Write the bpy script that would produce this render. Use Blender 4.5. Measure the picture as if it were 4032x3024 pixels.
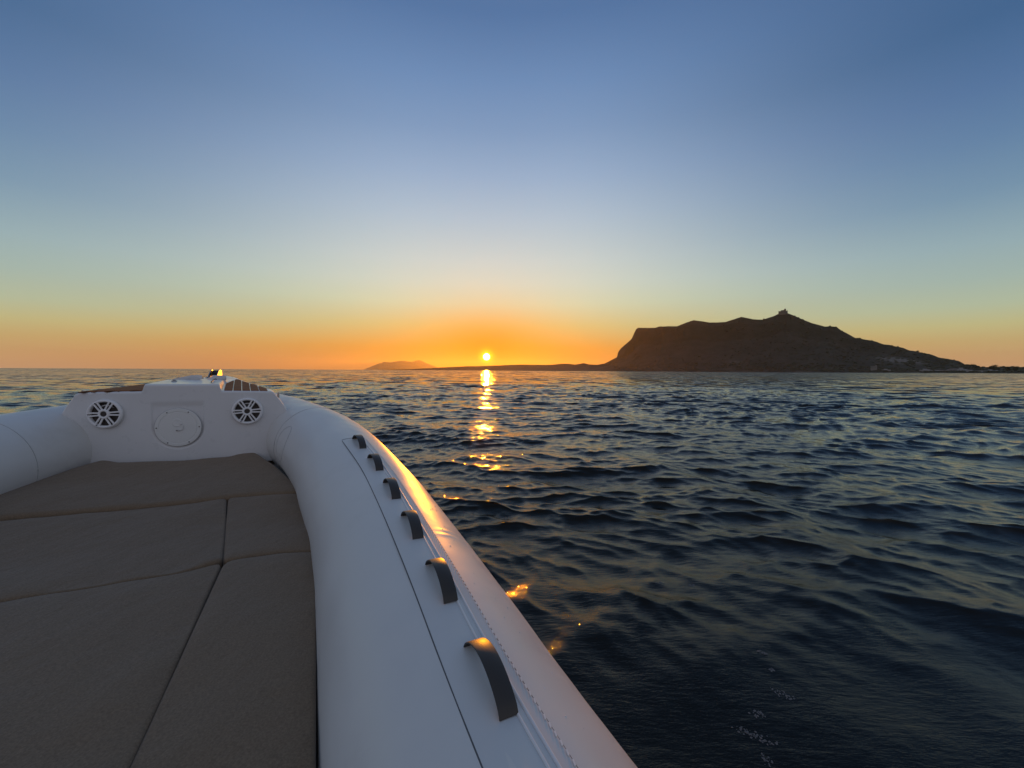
import bpy, bmesh, math, random
import numpy as np
from mathutils import Vector, Matrix, geometry

random.seed(7); rng = np.random.default_rng(11)
sc = bpy.context.scene
rad = math.radians
for o in list(bpy.data.objects): bpy.data.objects.remove(o)

# ------------------------------------------------------------------ camera
CAMH = 1.65
FPX = 1514.0                       # focal length in photo pixels (4032 wide)
cam = bpy.data.cameras.new('camera'); camo = bpy.data.objects.new('camera', cam)
sc.collection.objects.link(camo); sc.camera = camo
cam.sensor_fit = 'HORIZONTAL'; cam.sensor_width = 36.0; cam.lens = FPX/4032*36.0
cam.clip_start = 0.05; cam.clip_end = 120000
PITCH, ROLL = 2.02, 0.275
CM = Matrix.Translation((0, 0, CAMH)) @ Matrix.Rotation(rad(90-PITCH), 4, 'X') @ Matrix.Rotation(rad(ROLL), 4, 'Z')
camo.matrix_world = CM

# ------------------------------------------------------------------ world sky
SUN_AZ, SUN_EL = -3.8, 2.0         # degrees; azimuth from +Y towards +X
SUNDIR = Vector((math.sin(rad(SUN_AZ))*math.cos(rad(SUN_EL)), math.cos(rad(SUN_AZ))*math.cos(rad(SUN_EL)), math.sin(rad(SUN_EL))))
def lin(c):
    return tuple(((v/255)/12.92 if v/255 <= .04045 else ((v/255+.055)/1.055)**2.4) for v in c)

world = bpy.data.worlds.new("World"); sc.world = world; world.use_nodes = True
wn, wl = world.node_tree.nodes, world.node_tree.links; wn.clear()
def W(t, **k):
    n = wn.new(t)
    for a, b in k.items(): setattr(n, a, b)
    return n
def M(op, a, b=None, c=None, clamp=False):
    n = W('ShaderNodeMath', operation=op, use_clamp=clamp)
    for i, v in enumerate((a, b, c)):
        if v is None: continue
        if isinstance(v, (int, float)): n.inputs[i].default_value = v
        else: wl.new(v, n.inputs[i])
    return n.outputs[0]
def ramp(fac, stops, top=90.0):
    n = W('ShaderNodeValToRGB'); r = n.color_ramp
    r.interpolation = 'LINEAR'
    while len(r.elements) > 1: r.elements.remove(r.elements[-1])
    for i, (p, c) in enumerate(stops):
        e = r.elements[0] if i == 0 else r.elements.new(p/top)
        e.position = p/top; e.color = (*lin(c), 1)
    wl.new(fac, n.inputs[0]); return n.outputs[0]
def mixc(f, a, b, mode='MIX'):
    n = W('ShaderNodeMix', data_type='RGBA', blend_type=mode)
    n.clamp_result = False
    for i, v in ((0, f), (6, a), (7, b)):
        if isinstance(v, (int, float)): n.inputs[i].default_value = v
        elif isinstance(v, tuple): n.inputs[i].default_value = (*v, 1)
        else: wl.new(v, n.inputs[i])
    return n.outputs[2]
tc = W('ShaderNodeTexCoord'); nrm = W('ShaderNodeVectorMath', operation='NORMALIZE'); wl.new(tc.outputs['Generated'], nrm.inputs[0])
sep = W('ShaderNodeSeparateXYZ'); wl.new(nrm.outputs[0], sep.inputs[0])
X, Y, Z = sep.outputs
el = M('MULTIPLY', M('ARCSINE', Z), 180/math.pi)
elp = M('MAXIMUM', el, 0.0)
hl = M('SQRT', M('MAXIMUM', M('ADD', M('MULTIPLY', X, X), M('MULTIPLY', Y, Y)), 1e-6))
sx, sy = math.sin(rad(SUN_AZ)), math.cos(rad(SUN_AZ))
caz = M('DIVIDE', M('ADD', M('MULTIPLY', X, sx), M('MULTIPLY', Y, sy)), hl)
daz = M('MULTIPLY', M('ARCCOSINE', M('MINIMUM', M('MAXIMUM', caz, -1.0), 1.0)), 180/math.pi)
e01 = M('DIVIDE', elp, 90.0)
R_near = ramp(e01, [(0, (196,118,52)), (1.2, (196,120,50)), (3.3, (208,144,58)), (6.5, (202,188,124)), (9.6, (202,210,176)), (12.5, (200,212,198)),
                    (15.5, (194,208,206)), (21.2, (172,192,208)), (26.2, (149,174,203)), (31.3, (125,154,191)), (36, (107,140,183)), (42, (82,116,162)), (55, (92,116,150)), (90, (108,119,142))])
R_side = ramp(e01, [(0, (214,164,124)), (1.2, (216,168,118)), (3.0, (202,174,118)), (4.6, (194,188,136)), (6.4, (178,190,162)), (9, (160,181,174)),
                    (12, (146,172,180)), (16.6, (114,146,172)), (21, (94,128,165)), (25, (80,114,157)), (30, (62,99,142)), (40, (66,98,142)), (60, (90,112,146)), (90, (108,119,142))])
R_back = ramp(e01, [(0, (150,132,138)), (6, (170,158,168)), (14, (172,172,184)), (28, (152,160,178)), (50, (120,134,160)), (90, (108,119,142))])  # unseen sky behind the camera, brightened and warmed to light the boat
w1 = W('ShaderNodeMapRange', interpolation_type='SMOOTHSTEP'); wl.new(daz, w1.inputs[0])
for i, v in ((1, 8.0), (2, 58.0), (3, 1.0), (4, 0.0)): w1.inputs[i].default_value = v
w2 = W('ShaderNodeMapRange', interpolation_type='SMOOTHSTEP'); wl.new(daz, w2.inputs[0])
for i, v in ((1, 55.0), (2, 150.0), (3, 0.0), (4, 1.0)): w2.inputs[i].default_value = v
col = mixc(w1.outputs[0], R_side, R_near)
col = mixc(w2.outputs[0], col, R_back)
# sky texture: part of the sky's colour
sky = W('ShaderNodeTexSky', sky_type='NISHITA'); sky.sun_disc = False
sky.sun_elevation = rad(SUN_EL); sky.sun_rotation = rad(SUN_AZ); sky.altitude = 0; sky.dust_density = 2.0
skys = mixc(1.0, sky.outputs[0], (0.10, 0.10, 0.10), 'MULTIPLY')
col = mixc(0.08, col, skys)
# orange glow round the sun
dele = M('SUBTRACT', el, SUN_EL)
an = M('SQRT', M('ADD', M('MULTIPLY', daz, daz), M('POWER', M('MULTIPLY', M('ABSOLUTE', dele), 1.55), 2.0)))
g = M('EXPONENT', M('MULTIPLY', M('POWER', M('DIVIDE', an, 9.0), 1.8), -1.0))
col = mixc(M('MULTIPLY', g, 0.96), col, (0.62, 0.205, 0.0))
a2 = M('ADD', M('MULTIPLY', daz, daz), M('MULTIPLY', dele, dele))
halo = M('EXPONENT', M('MULTIPLY', a2, -1.0/(0.82*0.82)))
col = mixc(1.0, col, mixc(halo, (0, 0, 0), (1.2, 1.0, 0.0)), 'ADD')
disc = W('ShaderNodeMapRange', interpolation_type='SMOOTHSTEP'); wl.new(a2, disc.inputs[0])
for i, v in ((1, 0.12), (2, 0.34), (3, 1.0), (4, 0.0)): disc.inputs[i].default_value = v
col = mixc(1.0, col, mixc(disc.outputs[0], (0, 0, 0), (14.0, 9.0, 3.0)), 'ADD')
below = W('ShaderNodeMapRange'); wl.new(el, below.inputs[0])
for i, v in ((1, -0.6), (2, -3.0), (3, 0.0), (4, 1.0)): below.inputs[i].default_value = v
col = mixc(below.outputs[0], col, (0.03, 0.035, 0.045))
bg = W('ShaderNodeBackground'); bg.inputs[1].default_value = 1.07; wl.new(col, bg.inputs[0])
wo = W('ShaderNodeOutputWorld'); wl.new(bg.outputs[0], wo.inputs[0])
world.cycles.sampling_method = 'MANUAL'; world.cycles.sample_map_resolution = 2048

# ------------------------------------------------------------------ sun lamp
sl = bpy.data.lights.new('sun', 'SUN'); sl.energy = 2.9; sl.angle = rad(0.5); sl.color = (1.0, 0.32, 0.01)
so = bpy.data.objects.new('sun', sl); sc.collection.objects.link(so)
so.rotation_euler = SUNDIR.to_track_quat('Z', 'Y').to_euler(); so.location = (0, 0, 50)

sc.view_settings.view_transform = 'Standard'; sc.view_settings.look = 'None'
sc.view_settings.exposure = 0.0; sc.view_settings.gamma = 1.0; sc.view_settings.use_curve_mapping = False
sc.render.engine = 'CYCLES'
sc.cycles.use_denoising = True; sc.cycles.max_bounces = 6; sc.cycles.diffuse_bounces = 3; sc.cycles.glossy_bounces = 3
sc.cycles.volume_bounces = 0; sc.cycles.sample_clamp_indirect = 6.0; sc.cycles.sample_clamp_direct = 0.0
HAZE = True

# ------------------------------------------------------------------ helpers
def ray(px, py):
    v = Vector(((px-2016)/FPX, -(py-1512)/FPX, -1.0)); return (CM.to_3x3() @ v)
def at_drop(px, py, drop):                    # point on the ray that lies <drop> below the camera
    d = ray(px, py); f = drop if callable(drop) else (lambda x, y: drop)
    t = f(-2, 2.8)/(-d.z)
    for _ in range(40): t = .5*t + .5*f(d.x*t, d.y*t)/(-d.z)
    return Vector((d.x*t, d.y*t, CAMH + d.z*t))
def at_dist(px, py, dist):
    d = ray(px, py); h = math.hypot(d.x, d.y); t = dist/h
    return Vector((d.x*t, d.y*t, CAMH + d.z*t))
def link(o, parent=None):
    sc.collection.objects.link(o)
    if parent: o.parent = parent
    return o
def tag(o, label=None, cat=None, group=None, kind=None):
    for k, v in (('label', label), ('category', cat), ('group', group), ('kind', kind)):
        if v: o[k] = v
    return o
def mesh(name, verts, faces, mat, parent=None, smooth=True, auto=None):
    me = bpy.data.meshes.new(name); me.from_pydata([tuple(v) for v in verts], [], faces); me.update()
    if mat: me.materials.append(mat)
    if smooth: me.polygons.foreach_set('use_smooth', [True]*len(me.polygons))
    if auto and hasattr(me, 'set_sharp_from_angle'): me.set_sharp_from_angle(angle=rad(auto))
    return link(bpy.data.objects.new(name, me), parent)
def gridmesh(name, P, mat, parent=None, closeu=False, closev=False, smooth=True, auto=None, caps=False):
    nu, nv = P.shape[:2]
    i = np.arange(nu if closeu else nu-1); j = np.arange(nv if closev else nv-1)
    I, J = np.meshgrid(i, j, indexing='ij'); I2, J2 = (I+1) % nu, (J+1) % nv
    F = np.stack([I*nv+J, I2*nv+J, I2*nv+J2, I*nv+J2], -1).reshape(-1, 4)
    me = bpy.data.meshes.new(name); V = P.reshape(-1, 3).astype(np.float32)
    me.vertices.add(len(V)); me.vertices.foreach_set('co', V.ravel())
    me.loops.add(F.size); me.loops.foreach_set('vertex_index', F.ravel().astype(np.int32))
    me.polygons.add(len(F)); me.polygons.foreach_set('loop_start', np.arange(0, F.size, 4, dtype=np.int32))
    me.update(calc_edges=True); me.validate()
    if smooth: me.polygons.foreach_set('use_smooth', [True]*len(me.polygons))
    if auto: me.set_sharp_from_angle(angle=rad(auto))
    if mat: me.materials.append(mat)
    return link(bpy.data.objects.new(name, me), parent)
def bm_obj(name, bm, mat, parent=None, smooth=False, bevel=0, auto=None):
    if bevel: bmesh.ops.bevel(bm, geom=list(bm.edges), offset=bevel, segments=2, affect='EDGES', clamp_overlap=True)
    me = bpy.data.meshes.new(name); bm.to_mesh(me); bm.free()
    if mat: me.materials.append(mat)
    if smooth: me.polygons.foreach_set('use_smooth', [True]*len(me.polygons))
    if auto: me.set_sharp_from_angle(angle=rad(auto))
    return link(bpy.data.objects.new(name, me), parent)
def add_box(bm, M4, sx, sy, sz):
    r = bmesh.ops.create_cube(bm, size=1.0, matrix=M4 @ Matrix.Diagonal((sx, sy, sz, 1)))
    return r['verts']
def add_cyl(bm, M4, r, h, n=24, r2=None):
    bmesh.ops.create_cone(bm, cap_ends=True, segments=n, radius1=r, radius2=r if r2 is None else r2, depth=h, matrix=M4)
def bead(name, pts, r, mat, parent, n=6, closed=False):      # thin round cord along points
    pts = [Vector(p) for p in pts]; P = []
    L = len(pts)
    for i, p in enumerate(pts):
        t = (pts[(i+1) % L]-pts[i-1]) if closed else (pts[min(i+1, L-1)]-pts[max(i-1, 0)])
        t.normalize(); u = t.cross(Vector((0, 0, 1)));
        if u.length < .1: u = t.cross(Vector((1, 0, 0)))
        u.normalize(); v = t.cross(u)
        P.append([p + u*(r*math.cos(a)) + v*(r*math.sin(a)) for a in [2*math.pi*k/n for k in range(n)]])
    return gridmesh(name, np.array([[list(q) for q in row] for row in P]), mat, parent, closeu=closed, closev=True)

# value noise for terrain etc. (numpy)
def vnoise(x, y, seed=0):
    xi, yi = np.floor(x).astype(np.int64), np.floor(y).astype(np.int64); fx, fy = x-xi, y-yi
    fx = fx*fx*(3-2*fx); fy = fy*fy*(3-2*fy)
    def h(a, b):
        n = (a*374761393 + b*668265263 + seed*974634777) & 0x7fffffff
        n = ((n ^ (n >> 13))*1274126177) & 0x7fffffff
        return (n ^ (n >> 16)) % 100003/50001.5 - 1
    return (h(xi, yi)*(1-fx)+h(xi+1, yi)*fx)*(1-fy) + (h(xi, yi+1)*(1-fx)+h(xi+1, yi+1)*fx)*fy
def fbm(x, y, oct=5, seed=0, gain=.5):
    s = 0; a = 1
    for k in range(oct): s = s + a*vnoise(x*2**k, y*2**k, seed+k*17); a *= gain
    return s

# ------------------------------------------------------------------ materials
class Mat:
    def __init__(s, name, base=(.5,.5,.5), rough=.5, **kw):
        s.m = bpy.data.materials.new(name); s.m.use_nodes = True
        s.n, s.l = s.m.node_tree.nodes, s.m.node_tree.links
        s.b = s.n['Principled BSDF']; s.b.inputs['Base Color'].default_value = (*base, 1); s.b.inputs['Roughness'].default_value = rough
        for k, v in kw.items(): s.b.inputs[k.replace('_', ' ')].default_value = v
        s.tc = s.n.new('ShaderNodeTexCoord'); s.co = s.tc.outputs['Object']; s.h = None
    def noise(s, scale, detail=4, rough=.55, vec=None, stretch=None):
        t = s.n.new('ShaderNodeTexNoise'); t.inputs['Scale'].default_value = scale; t.inputs['Detail'].default_value = detail; t.inputs['Roughness'].default_value = rough
        v = vec or s.co
        if stretch:
            mp = s.n.new('ShaderNodeMapping'); mp.inputs['Scale'].default_value = stretch[0:3]
            if len(stretch) > 3: mp.inputs['Rotation'].default_value = (0, 0, stretch[3])
            s.l.new(v, mp.inputs[0]); v = mp.outputs[0]
        s.l.new(v, t.inputs['Vector']); return t.outputs['Fac']
    def mr(s, v, a, b, c, d):
        m = s.n.new('ShaderNodeMapRange'); s.l.new(v, m.inputs[0])
        for i, k in enumerate((a, b, c, d)): m.inputs[i+1].default_value = k
        return m.outputs[0]
    def math(s, op, a, b=None):
        m = s.n.new('ShaderNodeMath'); m.operation = op
        for i, v in enumerate((a, b)):
            if v is None: continue
            if isinstance(v, (int, float)): m.inputs[i].default_value = v
            else: s.l.new(v, m.inputs[i])
        return m.outputs[0]
    def mix(s, f, a, b):
        m = s.n.new('ShaderNodeMix'); m.data_type = 'RGBA'
        for i, v in ((0, f), (6, a), (7, b)):
            if isinstance(v, tuple): m.inputs[i].default_value = (*v, 1)
            elif isinstance(v, (int, float)): m.inputs[i].default_value = v
            else: s.l.new(v, m.inputs[i])
        return m.outputs[2]
    def color(s, c): s.l.new(c, s.b.inputs['Base Color']); return s
    def rough(s, c): s.l.new(c, s.b.inputs['Roughness']); return s
    def bump(s, h, strength=.2, dist=.01):
        b = s.n.new('ShaderNodeBump'); b.inputs['Distance'].default_value = dist
        if isinstance(strength, (int, float)): b.inputs['Strength'].default_value = strength
        else: s.l.new(strength, b.inputs['Strength'])
        s.l.new(h, b.inputs['Height'])
        if s.h: s.l.new(s.h, b.inputs['Normal'])
        s.h = b.outputs[0]; s.l.new(s.h, s.b.inputs['Normal']); return s

tube_m = Mat('tube_fabric', (.60,.60,.60), .36, Specular_IOR_Level=.5)
tube_m.color(tube_m.mix(tube_m.noise(3.0, 5, .6), (.59,.58,.555), (.69,.675,.64)))
tube_m.rough(tube_m.mr(tube_m.noise(6, 7, .7), .35, .65, .30, .46))
tube_m.color(tube_m.mix(tube_m.mr(tube_m.noise(2.1, 8, .72), .58, .72, 0, .35), tube_m.mix(tube_m.noise(3.0, 5, .6), (.59,.58,.555), (.69,.675,.64)), (.52,.50,.46)))
tube_m.bump(tube_m.noise(900, 2), .12, .0006).bump(tube_m.noise(11, 3), .12, .004)
patch_m = Mat('patch_fabric', (.55,.55,.555), .42)
patch_m.color(patch_m.mix(patch_m.noise(5.0, 5, .6), (.55,.55,.54), (.65,.645,.625)))
patch_m.bump(patch_m.noise(700, 2), .2, .0006).bump(patch_m.noise(30, 3), .12, .002)
dark_seam = Mat('seam_dark', (.10,.10,.105), .7)
welt_m = Mat('welt', (.72,.72,.72), .35)
joint_m = Mat('joint', (.42,.42,.42), .5)
hatch_m = Mat('hatch_plastic', (.69,.695,.67), .4)
thread_m = Mat('thread', (.78,.76,.72), .5)
gel_m = Mat('gelcoat', (.62,.63,.64), .28, Coat_Weight=.3, Coat_Roughness=.12)
gel_m.color(gel_m.mix(gel_m.noise(2.5, 5, .6), (.62,.63,.63), (.72,.715,.705)))
gel_m.rough(gel_m.mr(gel_m.noise(14, 4), .3, .7, .24, .42)).bump(gel_m.noise(60, 3), .03, .002)
cush_m = Mat('cushion_fabric', (.10,.085,.07), .85, Sheen_Weight=.15)
cush_m.color(cush_m.mix(cush_m.mr(cush_m.noise(190, 4, .75), .35, .65, 0, 1), (.135,.088,.048), (.225,.153,.090)))
cush_m.bump(cush_m.noise(520, 2), .5, .0012).bump(cush_m.noise(6, 5, .6, stretch=(1, .6, 1, .5)), .7, .016).bump(cush_m.noise(2.2, 4, .6), .5, .03)
strap_m = Mat('strap_rubber', (.034,.027,.021), .42)
strap_m.bump(strap_m.noise(260, 2, stretch=(1, .15, 1)), .25, .001)
teak_m = Mat('teak', (.16,.075,.035), .8, Specular_IOR_Level=.15)
teak_m.color(teak_m.mix(teak_m.noise(30, 5, .6, stretch=(1, .08, 1, rad(28))), (.19,.070,.024), (.34,.145,.055)))
teak_m.bump(teak_m.noise(90, 3, stretch=(1, .1, 1, rad(28))), .4, .002)
steel_m = Mat('steel', (.50,.48,.45), .35, Metallic=1.0)
rubber_m = Mat('rubber_black', (.02,.02,.022), .5)
cone_m = Mat('speaker_cone', (.035,.026,.022), .55)
grille_m = Mat('grille_plastic', (.76,.76,.76), .35)
shade_gap = Mat('liner', (.30,.30,.30), .6)
foam_m = Mat('foam', (.15,.15,.15), .9)
foam_m.bump(foam_m.noise(120, 3), .6, .004)

# ------------------------------------------------------------------ sea
def build_sea():
    fine = np.radians(np.concatenate([np.arange(-66, 66.01, .19)]))
    coarse = np.radians(np.concatenate([np.arange(68, 292, 4.0)]))
    az = np.concatenate([fine, coarse])                      # angle from +Y towards +X
    r = [0.0, .25, .5, .7, .9]
    while r[-1] < 45: r.append(r[-1]*1.0050+.0008)
    while r[-1] < 1600: r.append(r[-1]*1.0105)
    while r[-1] < 45000: r.append(r[-1]*1.07)
    r = np.array(r); dr = np.gradient(r)
    A, R = np.meshgrid(az, r, indexing='ij')
    x = (np.sin(A)*R); y = (np.cos(A)*R)
    sp = np.maximum(np.maximum(R, .3)*rad(.19), dr[None, :]*.7)
    sp[len(fine):] = np.maximum(R*rad(4), dr[None, :])[len(fine):]
    z = np.zeros_like(x); zs = np.zeros_like(x); hx = np.zeros_like(x); hy = np.zeros_like(x)
    # warp so that crests are not straight
    wx = x + .8*fbm(x*.13, y*.13, 3, 3); wy = y + .8*fbm(x*.13+40, y*.13, 3, 5)
    N = 270
    lam = np.exp(rng.uniform(math.log(.12), math.log(9), N))
    th = rad(10) + rng.normal(0, 1, N)*np.interp(np.log(lam), np.log([.12, .3, .7, 9]), [rad(58), rad(40), rad(27), rad(22)])                 # travel direction about +Y
    lam = lam*.82
    w = np.interp(np.log(lam/.82), np.log([.12, .25, .5, .9, 1.4, 2.6, 5, 9]), [.9, 2.0, 2.2, 1.45, .9, .55, .36, .22])
    for k in range(N):
        s = .0200*w[k]; K = 2*math.pi/lam[k]
        fade = np.clip((lam[k]/sp-2.2)/3.0, 0, 1)
        m = fade.max(axis=0) > 0
        ph = K*(wx[:, m]*math.sin(th[k]) + wy[:, m]*math.cos(th[k])) + rng.uniform(0, 6.283)
        h = (s/K)*fade[:, m]*np.sin(ph); c_ = (s/K)*fade[:, m]*np.cos(ph)*1.15
        hx[:, m] += c_*math.sin(th[k]); hy[:, m] += c_*math.cos(th[k])
        if lam[k] < 1.0: zs[:, m] += h
        else: z[:, m] += h
    gust = np.clip(.85 + .55*fbm(x*.11, y*.06, 3, 21), .25, 1.7)
    # calmer, shaded water beside the hull
    calm = 1 - .85*np.exp(-(np.clip(np.hypot((x-1.3)/2.6, (y-.6)/1.9)-.62, 0, None)/.40)**2)
    q = .20*np.tanh(z/.20)
    z = (q + 2.2*q*q)*(.35+.65*calm) + zs*gust*calm*(.75+1.2*np.clip(z/.12, -.5, 1.2)*.35)
    # bow wave trains running back along the hull
    def train(x0, y0, ang, amp, width, start):
        ux, uy = math.sin(ang), math.cos(ang); s = (x-x0)*ux + (y-y0)*uy
        d = (x-x0)*uy - (y-y0)*ux + .18*np.sin(s*.9)+.10*np.sin(s*2.3+1)
        e = np.clip((s-start)/1.5, 0, 1)*np.exp(-np.clip(s, 0, None)/9.0)
        return amp*e*(np.exp(-(d/width)**2) - .6*np.exp(-((d+width*1.7)/(width*1.1))**2))
    z = z + train(1.9, 7.6, rad(180-17), .075, .40, -1) + train(3.2, 9.0, rad(180-28), .05, .45, -1)
    z = z + train(.6, 5.2, rad(180-30), .025, .3, -1)
    far = np.clip((R-1500)/500, 0, 1); z = z*(1-far)
    hk = calm*(1-far); P = np.stack([x+hx*hk, y+hy*hk, z], -1)
    nu, nv = P.shape[:2]
    m = Mat('sea_water', (.0015,.0013,.001), .07, IOR=1.333); m.b.inputs['Specular Tint'].default_value = (1.0, .93, .80, 1)
    pos = m.n.new('ShaderNodeNewGeometry').outputs['Position']; m.co = pos
    ln = m.n.new('ShaderNodeVectorMath'); ln.operation = 'LENGTH'; m.l.new(pos, ln.inputs[0]); d = ln.outputs['Value']
    m.rough(m.mr(m.math('LOGARITHM', d, 10.0), .5, 3.2, .05, .15))
    n1 = m.noise(20, 6, .7, stretch=(.45, 1.5, 1, rad(14))); n2 = m.noise(1.9, 6, .68, stretch=(.4, 1.5, 1, rad(14)))
    n3 = m.noise(.22, 6, .65, stretch=(.45, 1.5, 1, rad(-4)))
    m.bump(n1, m.mr(d, 2, 14, .5, .32), .009)
    m.bump(n2, m.mr(d, 3, 40, .25, .5), .06)
    # unresolved waves far out: facet tilts taken straight from noise
    def nvec(scale, st):
        t = m.n.new('ShaderNodeTexNoise'); t.inputs['Scale'].default_value = scale; t.inputs['Detail'].default_value = 5; t.inputs['Roughness'].default_value = .7
        mp = m.n.new('ShaderNodeMapping'); mp.inputs['Scale'].default_value = st; m.l.new(pos, mp.inputs[0]); m.l.new(mp.outputs[0], t.inputs['Vector'])
        v = m.n.new('ShaderNodeVectorMath'); v.operation = 'SUBTRACT'; v.inputs[1].default_value = (.5, .5, .5); m.l.new(t.outputs['Color'], v.inputs[0]); return v.outputs[0]
    def vm(op, a, b):
        v = m.n.new('ShaderNodeVectorMath'); v.operation = op
        for k_, q_ in enumerate((a, b)):
            if isinstance(q_, tuple): v.inputs[k_].default_value = q_
            else: m.l.new(q_, v.inputs[k_])
        return v.outputs[0]
    def scaled(v, f):
        t = m.n.new('ShaderNodeVectorMath'); t.operation = 'SCALE'; m.l.new(v, t.inputs[0]); m.l.new(f, t.inputs['Scale']); return t.outputs[0]
    t1 = scaled(nvec(.55, (.5, 1.0, 1.0)), m.mr(d, 8, 60, .05, 1)); t2 = scaled(nvec(.06, (1.3, .35, 1.0)), m.mr(d, 60, 300, 0, .8))
    tilt = vm('MULTIPLY', vm('ADD', t1, t2), (2.8, 5.0, 0.0))
    nn = vm('NORMALIZE', vm('ADD', m.h, tilt), (0, 0, 0))
    m.l.new(nn, m.b.inputs['Normal'])
    s = gridmesh('sea', P, m.m, closeu=True)
    tag(s, kind='structure')
    return (A, R, z, az, r, len(fine))
SEA = build_sea()
def sea_z(x, y):
    A, R, z, az, r, nf = SEA
    a = math.atan2(x, y); d = math.hypot(x, y)
    i = int(np.clip(np.searchsorted(az[:nf], a), 1, nf-1)); j = int(np.clip(np.searchsorted(r, d), 1, len(r)-1))
    return float(z[i-1:i+1, j-1:j+1].mean())

# ------------------------------------------------------------------ island, coast
SKY_MAIN = [(1500,1457),(1522,1456),(1625,1453.5),(1718,1447.6),(1842,1442),(1897,1441),(1983,1438.3),(2048,1435.6),(2168,1436.7),(2211,1431.8),(2244,1433),(2265,1435.6),(2298,1430),(2320,1434.5),(2353,1436),
 (2381,1431),(2430,1405.5),(2436,1382),(2446,1370),(2487,1335),(2503,1298.5),(2512,1291),(2581,1290),(2595,1285.5),(2666,1284),(2707,1269),(2732,1260.7),(2796,1270),(2857,1268),(2918,1247.7),(2967,1258),(3004,1258),
 (3045,1245.6),(3069,1234),(3097,1231),(3155,1255),(3197,1272),(3247,1285.7),(3268,1284),(3294,1287),(3311,1299.6),(3370,1331),(3437,1341.7),(3479,1356.4),(3555,1367),(3584,1381),(3660,1393),(3694,1405),(3740,1415.4),
 (3774,1419.6),(3803,1436.5),(3841,1437),(3854,1444),(3892,1446),(3942,1445),(3985,1445),(4032,1446),(4300,1449),(4700,1452),(5600,1462)]
def ridge_dist(px): return float(np.interp(px, [1500, 2100, 2420, 2600, 3080, 3500, 3800, 4700, 5600], [4200, 3300, 2750, 2600, 2500, 2380, 2250, 2400, 2700]))
def shore_dist(px): return float(np.interp(px, [1500, 2100, 2600, 3200, 4032, 5600], [4100, 2900, 2150, 1900, 1780, 2100]))
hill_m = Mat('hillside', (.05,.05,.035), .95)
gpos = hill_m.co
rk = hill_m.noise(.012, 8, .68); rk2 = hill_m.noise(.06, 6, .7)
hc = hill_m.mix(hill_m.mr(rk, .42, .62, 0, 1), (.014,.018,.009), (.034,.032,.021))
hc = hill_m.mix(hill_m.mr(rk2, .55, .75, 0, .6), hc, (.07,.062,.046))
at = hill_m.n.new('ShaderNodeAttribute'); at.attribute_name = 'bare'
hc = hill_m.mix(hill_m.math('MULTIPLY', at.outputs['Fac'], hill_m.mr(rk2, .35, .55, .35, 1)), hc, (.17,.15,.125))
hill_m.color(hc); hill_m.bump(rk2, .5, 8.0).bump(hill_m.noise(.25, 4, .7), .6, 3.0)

def build_island():
    px = np.arange(1500, 5600, 4.0); rows = np.concatenate([np.linspace(0, .06, 5)[:-1], np.linspace(.06, 1, 90), np.linspace(1.03, 2.2, 26)])
    sk = np.interp(px, [p[0] for p in SKY_MAIN], [p[1] for p in SKY_MAIN])
    sk = sk + 1.1*fbm(px*.03, px*0, 5, 9)*np.interp(px, [2300, 2420, 3300, 3500, 4100], [.35, .5, .5, 1.6, 1.5])
    P = np.zeros((len(px), len(rows), 3)); bare = np.zeros((len(px), len(rows)))
    for i, p in enumerate(px):
        rd, sd = ridge_dist(p), shore_dist(p)
        top = at_dist(p, sk[i], rd); H = max(top.z, 1.5); ax = math.atan2(top.x, top.y)
        for j, u in enumerate(rows):
            if u <= 1:
                d = sd + (rd-sd)*u
                steep = float(np.interp(p, [2300, 2450, 3000, 3250, 3600], [.2, 1, .85, .45, .25]))
                base = u**1.25
                cliff = float(np.interp(u, [0, .03, .12, .55, .80, .93, 1], [0, .035, .07, .34, .55, .90, 1]))
                h = H*(base*(1-steep)+cliff*steep)
                h = max(h, min(4.5, H)*min(u/.02, 1)*.8)
            else:
                d = rd + (rd-sd)*(u-1)*1.3; h = H*max(0, 1-(u-1)/1.1)**1.3
            P[i, j] = (d*math.sin(ax), d*math.cos(ax), h)
    X_, Y_ = P[..., 0], P[..., 1]
    gul = fbm(X_*.006, Y_*.006, 6, 31, .55); rr = 1-np.abs(fbm(X_*.004+9, Y_*.0022, 5, 41, .5))
    U = rows[None, :]; amp = np.clip(U/.2, 0, 1)*np.clip((1-U)/.16, 0, 1)
    P[..., 2] += P[..., 2]*amp*(.10*gul+.13*(rr-.6))
    P[..., 0] += amp*22*gul; P[..., 1] += amp*30*rr
    P[:, 0, 2] = -2; P[:, -1, 2] = -3
    # pale scars: quarry on the right slope, bands by the shore
    PX = px[:, None]+0*U
    ysc = 1512 - FPX*(P[..., 2]-CAMH)/np.maximum(P[..., 1], 1) - 53.5+(PX-2016)*.0048
    scar = np.exp(-((PX-3560-(ysc-1418)*3.2)/62)**4)*np.exp(-((ysc-1419)/13)**4)
    bare = np.clip(scar*1.1*(U < 1), 0, 1)
    bare = np.maximum(bare, .55*np.exp(-((PX-2908)/28)**2-((ysc-1425)/6)**2)*(U < 1))
    bare = np.maximum(bare, .5*np.exp(-((PX-3420)/10)**2-((ysc-1371)/3)**2)*(U < 1))
    shore = np.clip(1-U/.05, 0, 1)*(.25+.3*(PX > 3000))
    bare = np.maximum(bare, shore*np.clip(.5+fbm(PX*.02, U*20, 3, 3), 0, 1))
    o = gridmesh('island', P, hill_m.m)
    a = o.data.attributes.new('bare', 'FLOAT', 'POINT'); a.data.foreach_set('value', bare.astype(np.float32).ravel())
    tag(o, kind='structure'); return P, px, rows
ISL, IPX, IROWS = build_island()

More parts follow.
